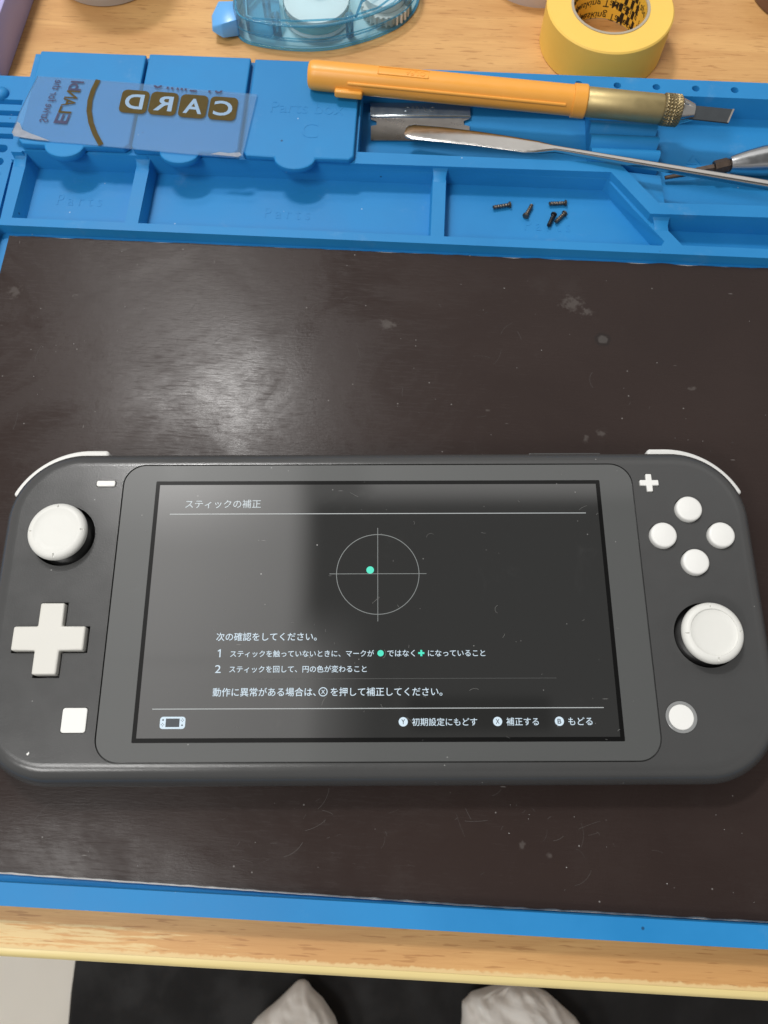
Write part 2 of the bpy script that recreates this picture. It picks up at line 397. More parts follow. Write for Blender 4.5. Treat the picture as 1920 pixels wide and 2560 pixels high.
def rrect(x0, x1, y0, y1, r, n=8):
    out = []
    for cx, cy, a in ((x1-r, y1-r, 0), (x0+r, y1-r, 90), (x0+r, y0+r, 180), (x1-r, y0+r, 270)):
        for i in range(n+1):
            t = math.radians(a+90*i/n); out.append((cx+r*math.cos(t), cy+r*math.sin(t)))
    return out
def circ(cx, cy, r, n=40, ry=None): return [(cx+r*math.cos(2*math.pi*i/n), cy+(ry or r)*math.sin(2*math.pi*i/n)) for i in range(n)]
def cross(cx, cy, a, w):
    h = w/2
    return [(cx+x, cy+y) for x, y in ((h, h), (h, a), (-h, a), (-h, h), (-a, h), (-a, -h), (-h, -h), (-h, -a), (h, -a), (h, -h), (a, -h), (a, h))]
def stroke(pts, w):
    """flat line of width w along pts -> outline"""
    l, r = [], []
    for i, p in enumerate(pts):
        a = Vector(pts[max(i-1, 0)]); b = Vector(pts[min(i+1, len(pts)-1)]); d = (b-a).normalized(); n = Vector((-d.y, d.x))*w/2
        l.append((p[0]+n.x, p[1]+n.y)); r.append((p[0]-n.x, p[1]-n.y))
    return l, r
def add_stroke(mb, pts, w, z):
    l, r = stroke(pts, w); n = len(l)
    mb.add([(x, y, z) for x, y in l]+[(x, y, z) for x, y in r], [(i, i+1, n+i+1, n+i) for i in range(n-1)]); return mb
def text_geo(body, extrude=0.0, offset=0.0, spacing=1.0):
    c = bpy.data.curves.new('t', 'FONT'); c.body = body; c.size = 1.0; c.resolution_u = 4
    c.extrude = extrude; c.offset = offset; c.space_character = spacing
    o = bpy.data.objects.new('t', c); COL.objects.link(o)
    me = evaluated(o, 't'); bpy.data.objects.remove(o); bpy.data.curves.remove(c)
    vs = [v.co.copy() for v in me.vertices]; fs = [tuple(p.vertices) for p in me.polygons]; bpy.data.meshes.remove(me)
    return vs, fs
def text_fit(mb, body, origin, d, up, width, height=None, z=0, thick=0, offset=0.0, fn=None):
    """text laid on a plane: starts at origin, runs along d for width mm; up is the letters' up direction"""
    vs, fs = text_geo(body, 0.5 if thick else 0, offset)
    x0 = min(v.x for v in vs); x1 = max(v.x for v in vs); y0 = min(v.y for v in vs); y1 = max(v.y for v in vs)
    kx = width/(x1-x0); ky = kx if height is None else height/(y1-y0)
    d = Vector(d).normalized(); up = Vector(up).normalized(); o = Vector(origin); out = []
    for v in vs:
        p = o+d*((v.x-x0)*kx)+up*((v.y-(y0 if height else 0))*ky)
        q = (p.x, p.y, z+(v.z+0.5)*thick if thick else z)
        out.append(fn(q) if fn else q)
    mb.add(out, fs); return mb

# ================================================================ SETTING: floor, desk
f = MB().box(-1500, 1500, -1500, 1800, -725, -705)
fl = f.build('floor', M['floor'], smooth=0); fl['kind'] = 'structure'

desk = thing('desk', 'beech laminate desk with worn pale front edge under the blue mat', 'desk', (0, 0, -705), TH)
def dz(z): return z+705
MB().box(-700, 700, -88.8, 620, dz(-27), dz(-5)).build('desktop', M['wood'], desk, smooth=0)
bp = [(-88.75, -5.25), (-90.0, -5.4), (-90.9, -6.2), (-91.3, -8), (-91.3, -24), (-90.6, -26), (-88.75, -26.9)]
MB().rings([[(-700, y, dz(z)) for y, z in bp], [(700, y, dz(z)) for y, z in bp]]).build('edge_band', M['band'], desk, smooth=40)
for u in (-690, 670): MB().box(u, u+20, -40, 600, 0, dz(-27.2)).build('leg', M['wood_side'], desk, smooth=0)

# ================================================================ SILICONE MAT
mat = thing('repair_mat', 'blue silicone repair mat with moulded trays along its back', 'mat', (0, 0, -5), TH)
def mz(z): return z+5
UL, UR = -168, 190
base = MB().box(-134.4, UR, -78.4, 157, mz(-5), mz(3)).mesh('base')
ops = []
blk = [(-133.4, 152.4), (70.2, 154.4), (82.4, 137.9), (UR, 139.1), (UR, 196.6), (-133.4, 196.6)]
ops.append((MB().prism(blk, mz(-5), mz(6)), 'UNION'))
ops.append((MB().box(UL, -134.0, -78.4, 190.2, mz(-5), mz(2)), 'UNION'))           # left strip, lower
ops.append((MB().box(UL, -131, -78.4, 124.5, mz(-4.9), mz(3)), 'UNION'))
# work area under the dark sheet
ops.append((MB().prism(rrect(-134.2, 182, -73.1, 124.6, 2), mz(-1.3), mz(9)), 'DIFFERENCE'))
# compartments with slightly leaning walls
def pocket(poly_top, poly_bot, zt, zb):
    m = MB(); n = len(poly_top)
    a = sum(poly_top[i][0]*poly_top[(i+1) % n][1]-poly_top[(i+1) % n][0]*poly_top[i][1] for i in range(n))
    if a < 0: poly_top, poly_bot = poly_top[::-1], poly_bot[::-1]
    ext = []
    k = (9-zt)/(zt-zb)
    up_ = [(t[0]+(t[0]-b[0])*k, t[1]+(t[1]-b[1])*k) for t, b in zip(poly_top, poly_bot)]
    return m.rings([[(x, y, mz(zb)) for x, y in poly_bot], [(x, y, mz(9)) for x, y in up_]])
ops.append((pocket([(-129.2, 127.7), (-91.3, 127.7), (-91.0, 153.2), (-128.9, 153.2)], [(-127.6, 128.2), (-91.9, 128.2), (-91.7, 153.6), (-127.4, 153.6)], 3, -3), 'DIFFERENCE'))
ops.append((pocket([(-86.9, 127.7), (10.4, 127.7), (10.5, 153.6), (-86.5, 153.2)], [(-86.2, 128.2), (9.8, 128.2), (9.9, 154.0), (-85.9, 153.6)], 3, -3), 'DIFFERENCE'))
ops.append((pocket([(14.8, 127.7), (86.4, 127.7), (87.4, 129.6), (69.6, 154.0), (14.9, 154.0)], [(15.4, 128.2), (85.6, 128.2), (86.4, 130.0), (69.4, 154.5), (15.5, 154.5)], 3, -3), 'DIFFERENCE'))
ops.append((pocket([(93.2, 128.2), (178, 128.2), (178, 138.6), (89.0, 138.2), (89.0, 133.8)], [(93.6, 128.7), (177.5, 128.7), (177.5, 139.0), (89.6, 138.6), (89.6, 134.0)], 3, -3), 'DIFFERENCE'))
# tool tray
ops.append((MB().prism([(-15.6, 158.5), (73.0, 158.4), (85.3, 142.5), (182, 144.0), (182, 189.1), (-15.6, 189.1)], mz(-3), mz(9)), 'DIFFERENCE'))
ops.append((MB().prism([(73.3, 159.0), (88.3, 157.7), (89.2, 143.0), (84.6, 142.3), (72.0, 158.2)], mz(-4), mz(1.6)), 'UNION'))
# groove between the left strip and the trays
ops.append((MB().prism([(-134.6, 127.0), (-132.9, 127.0), (-133.3, 151.8), (-134.6, 151.8)], mz(-4), mz(9)), 'DIFFERENCE'))
# slots, holes and oblong recesses of the left strip
for v0 in (177.0, 171.9, 166.6, 161.6): ops.append((MB().box(-160, -136.2, v0, v0+2.3, mz(-1), mz(9)), 'DIFFERENCE'))
for v0, u1 in ((155.6, -137.2), (149.9, -137.4), (144.4, -137.4), (138.9, -137.4)):
    ops.append((MB().prism(rrect(-147, u1, v0, v0+3.4, 1.6, 6), mz(-1.5), mz(9)), 'DIFFERENCE'))
for u in (60.4, 74.0, 87.7, 101.5, 115.1, 128.8):
    ops.append((MB().prism(circ(u, 192.75, 1.35, 20), mz(0), mz(9)), 'DIFFERENCE'))
# two more finger recesses so the back rim is not solid under the lids
bm_ = boolean(base, ops)
link('tray_base', bm_, M['blue'], mat, 40, 0.45, 2)
# dividers' rising ends and the ramp wedges by the back wall
def wedge(u0, u1, w0, w1, v0, v1, z0, z1):
    n = 8; rs = []
    for i in range(n+1):
        t = i/n; e = t*t*(3-2*t); v = v0+(v1-v0)*t; a = u0+(w0-u0)*t**3; b = u1+(w1-u1)*t**3
        z = z0+(z1-z0)*(1-math.sqrt(max(0, 1-t*t)))**0.8
        rs.append([(a, v, mz(-2.9)), (b, v, mz(-2.9)), (b, v, mz(z)), (a, v, mz(z))])
    return MB().rings(rs)
for a in ((-90.9, -86.6, -91.6, -85.8, 149.2, 153.6, 3.02, 5.9), (10.55, 14.8, 9.9, 15.6, 149.6, 154.2, 3.02, 5.9), (-132.8, -128.9, -133.0, -128.2, 148.6, 153.6, 3.02, 5.9), (84.4, 88.9, 82.9, 90.0, 133.6, 138.9, 3.02, 5.9)):
    wedge(*a).build('divider_end', M['blue'], mat, 40, 0.3, 2)
# ribbed tool rest
rs = []
for i in range(61):
    v = 161.0+28.0*i/60; ph = ((v-162.4)/6.1) % 1.0
    z = 1.5+2.6*abs(math.sin(ph*math.pi))**0.8
    dx = 0.7*math.sin(ph*math.pi)
    rs.append([(64.4+dx*0, v, mz(-2.95)), (87.4+dx, v, mz(-2.95)), (87.4+dx, v, mz(z)), (64.6, v, mz(z))])
MB().rings(rs).build('tool_rest', M['blue'], mat, 50)
# dome on the left strip
MB().lathe([(2.6, mz(1.8)), (2.5, mz(2.6)), (2.1, mz(3.3)), (1.3, mz(3.8)), (0.4, mz(4.0))], -144.2, 181.6, 28).build('dome_stud', M['blue'], mat, 60)
# lids with finger tabs
def lid(u0, u1, v0, v1, tab, z=6.05, th=2.2, extra=0.0, tl=4.9):
    h = [(u0+1.5, v0), ]
    poly = [(u0, v1), (u0, v0+1.6), (u0+1.6, v0)]
    t0, t1 = tab; c = (t0+t1)/2; r = (t1-t0)/2
    for i in range(13):
        a = math.pi+math.pi*i/12; poly.append((c+r*math.cos(a), v0+tl*math.sin(a)))
    poly += [(u1-1.6, v0), (u1, v0+1.6), (u1, v1)]
    rings_ = []
    m = MB().prism(poly, mz(z), mz(z+th))
    return m
MB_A = lid(-130.2, -92.6, 153.6, 195.2, (-121, -107.6), th=2.7).build('lid', M['blue'], mat, 40, 0.5, 2)
MB_B = lid(-91.7, -55.6, 153.2, 196.0, (-82, -68.4), th=2.5).build('lid', M['blue'], mat, 40, 0.5, 2)
lidC = lid(-54.2, -16.6, 152.9, 195.9, (-43.3, -29.4), th=2.2).build('lid', M['blue'], mat, 40, 0.5, 2)
# raised lettering
def emboss(txt, u, v, w, h, z, parent=mat, th=0.09):
    m = MB(); text_fit(m, txt, (u, v, 0), (1, 0, 0), (0, 1, 0), w, h, mz(z), th, -0.008)
    return m.build('embossed_text', M['blue'], parent, smooth=0)
emboss('P a r t s', -118.5, 138.6, 15.5, 4.4, -3.0)
emboss('P a r t s', -46.5, 136.8, 15.5, 4.4, -3.0)
emboss('P a r t s', 42.5, 136.4, 15.5, 4.4, -3.0)
emboss('Parts box', -46.4, 172.0, 25.0, 5.0, 8.25, lidC)
emboss('C', -35.0, 161.5, 5.6, 6.4, 8.25, lidC)
m = MB()
for k in range(3):       # recycling style arrow triangle in the tool tray
    a = math.radians(90+120*k); b = math.radians(90+120*(k+1)); r = 3.0
    p = (102+r*math.cos(a), 169+r*0.9*math.sin(a)); q = (102+r*math.cos(b), 169+r*0.9*math.sin(b))
    l, rr = stroke([p, ((p[0]*2+q[0])/3, (p[1]*2+q[1])/3), ((p[0]+2*q[0])/3, (p[1]+2*q[1])/3)], 0.35)
    m.prism(l+rr[::-1], mz(-3), mz(-2.8))
m.build('embossed_mark', M['blue'], mat, smooth=0)

# ================================================================ DARK SHEET
sh = thing('work_sheet', 'dark brown scratched work sheet with pale edges lying in the blue mat', 'sheet', (0, 0, -1.25), TH)
n = 60; top = []
def edge_pts(u0, v0, u1, v1, n, amp):
    return [(u0+(u1-u0)*i/n+(0 if v0 == v1 else random.uniform(-amp, amp)), v0+(v1-v0)*i/n+(0 if u0 == u1 else random.uniform(-amp, amp))) for i in range(n)]
poly = [(-131+309*i/150, -71.1-1.75*min(1, i/75)+random.uniform(-.05, .05)) for i in range(150)]+edge_pts(178, -72.8, 178, 123.2, 40, 0.08)+edge_pts(178, 123.2, -130.4, 123.2, 150, 0.06)+edge_pts(-130.4, 123.2, -131.0, -71.2, 60, 0.1)
MB().prism(poly, 0.05, 0.62).build('core', M['sheet_edge'], sh, 0)
def inset(p, d, jit):
    return [(x*(1-d/130) if abs(x) > 100 else x+0.0, y) for x, y in p]
from mathutils import noise as mnoise
poly2 = []
for x, y in poly:
    yy = y
    if y < -70.5: yy = y+0.42+0.30*mnoise.noise(Vector((x*0.22, 1, 0)))+random.uniform(-.04, .06)
    elif y > 122: yy = y-0.45+0.5*mnoise.noise(Vector((x*0.12, 9, 0)))+random.uniform(-.08, .08)
    poly2.append((x+(0.12 if x < -130 else 0), yy))
from mathutils import noise as mnoise
def cover_z(u, v):
    """the sheet's left front edge has curled down a little and lies in shallow waves"""
    t = max(0.0, (-54-v)/18.3); k = min(1, max(0, (10-u)/70)); k = k*k*(3-2*k)
    e = min(1, t*2)
    return 1.25-0.58*k*t*t+e*k*0.05*(mnoise.noise(Vector((u*0.12, v*0.35, 3)))+0.6*mnoise.noise(Vector((u*0.4, v*0.9, 1))))
fr = [p for p in poly2 if p[1] < -70.0]; bk = [p for p in poly2 if p[1] > 122.0]
fr.sort(); bk.sort(); n = min(len(fr), len(bk)); fr = fr[:n]; bk = bk[:n]
fr[0] = (-130.9, fr[0][1]); bk[0] = (-130.3, bk[0][1])
ts = [0, .006, .012, .02, .028, .036, .044, .052, .06, .068, .076, .084, .092, .11, .2, .5, 1]
g = MB(); vs = []; fs = []
for (a, b) in zip(fr, bk):
    row = [(a[0]+(b[0]-a[0])*t, a[1]+(b[1]-a[1])*t) for t in ts]
    vs.append((row[0][0], row[0][1], 0.60)); vs += [(x, y, cover_z(x, y)) for x, y in row]; vs.append((row[-1][0], row[-1][1], 0.60))
w = len(ts)+2
for i in range(n-1):
    for k in range(w-1): fs.append((i*w+k, (i+1)*w+k, (i+1)*w+k+1, i*w+k+1))
fs.append(tuple(range(w))); fs.append(tuple((n-1)*w+k for k in range(w-1, -1, -1)))
g.add(vs, fs).build('cover', M['sheet'], sh, 50)

# fine scratches and specks on the sheet
random.seed(21)
m = MB()
for k in range(95):
    if k < 45: x, y = random.gauss(5, 45), random.gauss(-58, 6)
    else: x, y = random.uniform(-125, 125), random.uniform(50, 118)
    if not -129 < x < 135 or not -69.5 < y < 121: continue
    a = random.choice((random.gauss(2.1, 0.25), random.gauss(1.0, 0.3), random.gauss(0.25, 0.2))); ln = random.choice((0.8, 1.2, 1.8, 3, 6)); cv = random.gauss(0, 0.12); pts = []
    for i in range(6):
        pts.append((x, y, 0)); x += math.cos(a)*ln/5; y += math.sin(a)*ln/5; a += cv
    w = random.uniform(0.035, 0.09); l, r = stroke([(p[0], p[1]) for p in pts], w); n_ = len(l)
    zf = lambda q: cover_z(q[0], q[1])+0.012+0.0004*k
    m.add([(q[0], q[1], zf(q)) for q in l]+[(q[0], q[1], zf(q)) for q in r], [(i, i+1, n_+i+1, n_+i) for i in range(n_-1)])
sc_ = m.build('scratches', plain('scratch_grey', (0.062, 0.054, 0.050), 0.6, var=0.2), sh, 0); sc_['kind'] = 'stuff'
m = MB()
for k in range(80):
    x, y = random.uniform(-128, 132), random.choice((random.uniform(48, 121), random.uniform(-69, -47)))
    r_ = random.choice((0.07, 0.08, 0.10, 0.16)); z_ = cover_z(x, y); t_ = random.uniform(0, 6)
    b_ = [(x+r_*random.uniform(.6, 1.4)*math.cos(t_+i*1.256), y+r_*random.uniform(.6, 1.4)*math.sin(t_+i*1.256)) for i in range(5)]
    m.prism(b_, z_-0.01, z_+r_*0.7)
sc_ = m.build('crumbs', plain('crumb', (0.30, 0.29, 0.28), 0.8, var=0.3, vscale=600), sh, 0); sc_['kind'] = 'stuff'

# ================================================================ GAME CONSOLE
con = thing('game_console', 'grey handheld game console with white buttons and lit calibration screen', 'game console')
HX, HY, RC = 104.3, 45.6, 20.8
prof = [(5.2, 0.0), (3.0, 0.35), (1.5, 1.4), (0.7, 3.2), (0.45, 4.25), (0.95, 4.4), (0.95, 4.65), (0.3, 4.8), (0.0, 6.4), (0.05, 8.0), (0.4, 9.6), (1.1, 11.2), (2.1, 12.55), (3.3, 13.4), (4.2, 13.75), (4.9, 13.88), (5.5, 13.9)]
shell = MB().rings([[(x, y, z) for x, y in rrect(-HX+i, HX-i, -HY+i, HY-i, RC-i, 20)] for i, z in prof]).mesh('shell')
cuts = [(MB().prism(rrect(-71.35, 71.35, -40.35, 40.45, 6.2, 12), 13.2, 16), 'DIFFERENCE')]
for cx, cy in ((-86, 19.5), (86.2, -8.5)): cuts.append((MB().prism(circ(cx, cy, 8.6, 56), 8, 16), 'DIFFERENCE'))
cuts.append((MB().prism(cross(-85.7, -9.15, 9.95, 7.0), 10.5, 16), 'DIFFERENCE'))
BT = [(85.7, 26.4), (77.8, 18.8), (93.6, 18.8), (85.6, 11.2)]
for cx, cy in BT: cuts.append((MB().prism(circ(cx, cy, 3.85, 36), 11, 16), 'DIFFERENCE'))
cuts.append((MB().prism(rrect(-78.75, -73.15, 33.65, 35.6, 0.6, 4), 12.4, 16), 'DIFFERENCE'))
cuts.append((MB().prism(cross(75.8, 34.4, 2.75, 1.85), 12.4, 16), 'DIFFERENCE'))
cuts.append((MB().prism(rrect(-80.3, -73.7, -33.0, -26.5, 0.8, 5), 12.4, 16), 'DIFFERENCE'))
cuts.append((MB().prism(circ(76.9, -29.5, 4.1, 44), 12.4, 16), 'DIFFERENCE'))
for x0, x1 in ((-87, -64.8), (64.8, 86.2)): cuts.append((MB().box(x0, x1, -48, -44.3, 5.0, 7.4), 'DIFFERENCE'))
link('shell', boolean(shell, cuts), M['shell'], con, 32)
# glass front
zt = 13.9
pr = [(0.25, 13.25), (0.05, 13.3), (0.0, 13.78), (0.03, 13.86), (0.10, 13.9)]
MB().rings([[(x, y, z) for x, y in rrect(-71.05+i, 71.05-i, -40.05+i, 40.15+i*-1, 5.9-i, 12)] for i, z in pr]).build('screen_glass', M['panel'], con, 30)
DX, DY, BD = 60.9, 34.25, 1.12
m = MB(); o_ = rrect(-DX-BD, DX+BD, -DY-BD, DY+BD, 0.3, 3); i_ = rrect(-DX, DX, -DY, DY, 0.08, 3); k = len(o_)
m.add([(x, y, zt+0.03) for x, y in o_]+[(x, y, zt+0.03) for x, y in i_], [(a, (a+1) % k, k+(a+1) % k, k+a) for a in range(k)])
m.build('screen_border', M['border'], con, 0)
disp = MB().sheet(rrect(-DX+0.004, DX-0.004, -DY+0.004, DY-0.004, 0.05, 2), zt+0.03).build('display', M['display'], con, 0)
ZT = zt+0.06
def scr(name, mb, mat): return mb.build(name, M[mat], disp, 0)
def stext(name, body, x, y, w, h=None, mat='text', off=0.0):
    m = MB(); text_fit(m, body, (x, y, 0), (1, 0, 0), (0, 1, 0), w, h, ZT, 0, off); return scr(name, m, mat)
OFF = 0.004
stext('heading_text', 'スティックの補正', -53.4, 27.55, 20.9, None, 'text_head', OFF)
def rule(y, x0, x1, w, mat, name='rule_line'): return scr(name, MB().sheet([(x0, y-w/2), (x1, y-w/2), (x1, y+w/2), (x0, y+w/2)], ZT), mat)
rule(25.6, -57.5, 57.4, 0.21, 'rule'); rule(-27.05, -57.5, 57.4, 0.21, 'rule'); rule(-19.55, -31.5, 45.9, 0.14, 'text_faint')
m = MB(); ring = [(-0.1+11.1*math.cos(2*math.pi*i/96), 8.4+11.1*math.sin(2*math.pi*i/96)) for i in range(97)]
add_stroke(m, ring, 0.17, ZT); scr('target_circle', m, 'text_dim')
m = MB(); add_stroke(m, [(-13.1, 8.4), (13.0, 8.4)], 0.15, ZT+0.004); add_stroke(m, [(-0.1, -4.6), (-0.1, 21.4)], 0.15, ZT+0.008); scr('target_cross', m, 'text_dim')
scr('marker_dot', MB().sheet(circ(-2.15, 9.45, 1.02, 28), ZT+0.02), 'mint')
stext('instruction_text', '次の確認をしてください。', -42.4, -9.45, 26.3, None, 'text', OFF)
m = MB(); add_stroke(m, [(-41.75, -12.35), (-41.15, -11.95)], 0.26, ZT); m.sheet([(-41.3, -13.9), (-41.02, -13.9), (-41.02, -11.85), (-41.3, -11.85)], ZT+0.004); scr('instruction_text', m, 'text'); stext('instruction_text', '2', -42.2, -17.95, 1.5, 2.0)
stext('instruction_text', 'スティックを触っていないときに、マークが', -38.5, -13.75, 37.4, None, 'text', OFF)
scr('marker_dot', MB().sheet(circ(0.6, -13.0, 0.82, 24), ZT), 'mint')
stext('instruction_text', 'ではなく', 2.35, -13.75, 7.2, None, 'text', OFF)
scr('plus_mark', MB().sheet(cross(11.2, -13.0, 0.8, 0.5), ZT), 'mint')
stext('instruction_text', 'になっていること', 12.95, -13.75, 14.9, None, 'text', OFF)
stext('instruction_text', 'スティックを回して、円の色が変わること', -38.5, -17.75, 35.5, None, 'text', OFF)
stext('instruction_text', '動作に異常がある場合は、', -42.4, -23.75, 26.4, None, 'text', OFF)
m = MB(); add_stroke(m, [(-14.15+1.05*math.cos(2*math.pi*i/40), -22.85+1.05*math.sin(2*math.pi*i/40)) for i in range(41)], 0.2, ZT); scr('button_ring', m, 'text')
stext('instruction_text', 'X', -14.62, -23.35, 0.95, 1.0, 'text', 0.01)
stext('instruction_text', 'を押して補正してください。', -12.2, -23.75, 28.6, None, 'text', OFF)
for cx, ch, t, x, w in ((6.3, 'Y', '初期設定にもどす', 8.55, 16.5), (30.2, 'X', '補正する', 32.4, 8.2), (45.85, 'B', 'もどる', 48.1, 6.1)):
    scr('button_symbol', MB().sheet(circ(cx, -30.4, 1.15, 32), ZT), 'text')
    m = MB(); text_fit(m, ch, (cx-0.48, -31.0, 0), (1, 0, 0), (0, 1, 0), 0.96, 1.2, ZT+0.02, 0, 0.012); scr('button_letter', m, 'glyph')
    stext('footer_text', t, x, -31.25, w, None, 'text', OFF)
ic = scr('console_icon', MB().sheet(rrect(-55.25, -48.85, -31.95, -28.95, 0.75, 6), ZT), 'text')
m = MB().sheet([(-53.8, -31.5), (-50.3, -31.5), (-50.3, -29.4), (-53.8, -29.4)], ZT+0.02)
for q in ((-54.5, -29.75, 0.22), (-49.6, -31.05, 0.22)): m.sheet(circ(*q, 14), ZT+0.02)
for cx, cy in ((-54.55, -30.9), (-49.6, -29.8)):
    for dx, dy in ((0.3, 0), (-0.3, 0), (0, 0.3), (0, -0.3)): m.sheet(circ(cx+dx, cy+dy, 0.12, 10), ZT+0.02)
scr('icon_detail', m, 'glyph')
# control sticks
def stick(cx, cy, tx, ty, dished):
    st = bpy.data.objects.new('control_stick', None); COL.objects.link(st); st.parent = con; st.location = Vector((cx, cy, 0))*MM
    MB().lathe([(8.55, 8.05), (8.55, 11.0), (7.9, 11.6), (6.6, 12.6), (4.9, 13.4), (4.2, 14.0), (4.0, 16.5)]).build('stick_base', M['black'], st, 40)
    pr = [(3.9, 15.5), (6.8, 15.75), (7.7, 16.2), (8.0, 17.0), (7.9, 17.8), (7.45, 18.45), (6.75, 18.75)]
    pr += [(6.3, 18.8), (6.12, 18.78), (6.05, 18.5), (5.9, 18.42), (4.5, 18.3), (2.5, 18.2), (0.3, 18.15)] if dished else [(6.3, 18.82), (6.1, 18.8), (5.95, 18.72), (4.5, 18.66), (2.5, 18.62), (0.3, 18.6)]
    me = MB().lathe(pr, 0, 0, 72).mesh('stick_cap')
    cut = []
    for a in range(4):
        w = MB(); c, s_ = math.cos(a*math.pi/2+0.03), math.sin(a*math.pi/2+0.03)
        q = [(6.5*c-0.14*s_, 6.5*s_+0.14*c), (7.9*c-0.14*s_, 7.9*s_+0.14*c), (7.9*c+0.14*s_, 7.9*s_-0.14*c), (6.5*c+0.14*s_, 6.5*s_-0.14*c)]
        cut.append((w.prism(q, 18.35, 19.5), 'DIFFERENCE'))
    cap = link('stick_cap', boolean(me, cut), M['white_rubber'], st, 35)
    cap.rotation_euler = (tx, ty, 0)
    return st
stick(-86, 19.5, 0.0, -0.02, False); stick(86.2, -8.5, 0.01, 0.01, True)
# buttons
MB().prism(cross(-85.8, -9.05, 9.4, 6.35), 11, 15.5).build('direction_pad', M['dpad'], con, 35, 0.55, 4)
for cx, cy in BT: MB().lathe([(3.6, 11.2), (3.6, 14.7), (3.52, 15.05), (3.3, 15.3), (2.9, 15.42), (0.2, 15.5)], cx, cy, 44).build('action_button', M['white'], con, 40)
MB().prism(rrect(-78.55, -73.35, 33.8, 35.45, 0.5, 5), 12.5, 14.45).build('minus_button', M['white'], con, 35, 0.2, 2)
MB().prism(cross(75.8, 34.4, 2.6, 1.6), 12.5, 14.45).build('plus_button', M['white'], con, 35, 0.2, 2)
MB().prism(rrect(-80.15, -73.85, -32.85, -26.65, 0.7, 5), 12.5, 14.2).build('capture_button', M['white'], con, 35, 0.2, 2)
hb = MB().lathe([(3.18, 12.5), (3.18, 13.95), (3.0, 14.1), (0.2, 14.15)], 76.9, -29.5, 40).build('home_button', M['white'], con, 40)
MB().lathe([(4.0, 12.6), (4.0, 14.0), (3.85, 14.1), (3.35, 14.1), (3.22, 13.95), (3.22, 12.6)], 76.9, -29.5, 48, False, False).build('home_ring', M['ring'], hb, 40)
# shoulder triggers
def trigger(sx):
    cx, cy = sx*83.5, 24.8; path = []
    for i in range(22):
        a = math.radians(157-67*i/21); path.append((math.cos(a), math.sin(a)))
    ri, ro = 19.3, 22.75; out = [(cx-(-sx)*-1*0 + sx*-1*ro*c*1, cy+ro*s_) for c, s_ in path]
    inn = [(cx+sx*-1*ri*c, cy+ri*s_) for c, s_ in path]
    out += [(sx*79.2, cy+ro), (sx*78.3, cy+ro-0.5)]; inn += [(sx*78.3, cy+ri)]
    return MB().prism(out+inn[::-1], 2.2, 8.2).build('shoulder_trigger', M['white'], con, 40, 0.8, 3)
trigger(-1); trigger(1)
MB().box(43.8, 64.8, 45.2, 46.25, 6.2, 8.4).build('volume_button', M['shell'], con, 40, 0.4, 2)
MB().box(-6.3, 6.5, 45.2, 45.85, 5.4, 8.0).build('vent_grille', M['shell'], con, 40, 0.3, 2)
MB().prism([(-88.0, -37.9), (-87.6, -38.3), (-87.25, -37.8), (-87.4, -37.3), (-87.6, -37.6)], 13.895, 13.95).build('paint_chip', M['white'], con, 0)
# lint lying on the glass
m = MB()
for k in range(60):
    x, y = random.uniform(-68, 69), random.uniform(-38, 38); a = random.uniform(0, 6.28); ln = random.choice((0.3, 0.4, 0.5, 0.8, 1.2, 2.6)); cv = random.uniform(-3.5, 3.5)*random.random()
    pts = []
    for i in range(7):
        pts.append((x, y)); a += cv/6; x += math.cos(a)*ln/6; y += math.sin(a)*ln/6
    if max(abs(p[0]) for p in pts) < 70 and max(abs(p[1]) for p in pts) < 39: add_stroke(m, pts, random.uniform(0.05, 0.085), zt+0.10+0.0002*k)
li = m.build('lint', plain('lint_fibre', (0.16, 0.16, 0.155), 0.8), con, 0); li['kind'] = 'stuff'

# ================================================================ PLASTIC CARD
card = thing('plastic_card', 'translucent plastic card printed with mirrored gold letters lying on the blue lids', 'card', (0, 0, 8.9))
c00, c10, c11, c01 = Vector((-120.0, 166.5)), Vector((-45.3, 154.1)), Vector((-41.8, 181.5)), Vector((-118.6, 189.7))
poly = [(-123.9, 164.6), (-123.0, 162.9), (-114.3, 161.2), (-100, 159.8), (-85.3, 158.0), (-65, 155.6), (-46.6, 153.7), (-45.2, 154.5), (-43.4, 168), (-41.6, 181.3), (-60, 183.3), (-85, 186.6), (-105, 188.6), (-118.6, 189.7), (-120.6, 182), (-122.6, 173)]
MB().prism(poly, 0, 0.35).build('card_sheet', M['card'], card, 0)
MB().sheet([(-123.7, 164.7), (-122.8, 163.1), (-116, 161.7), (-110.5, 161.0), (-113.6, 162.5), (-117.5, 164.2), (-120.5, 165.9), (-121.6, 168.5), (-122.6, 169.3)], 0.39).build('scuffed_corner', M['scuff'], card, 0)
MB().sheet([(-56, 155.2), (-46.7, 154.0), (-45.5, 154.8), (-46.2, 155.9), (-50, 155.6), (-53, 156.1)], 0.39).build('scuffed_corner', M['scuff'], card, 0)
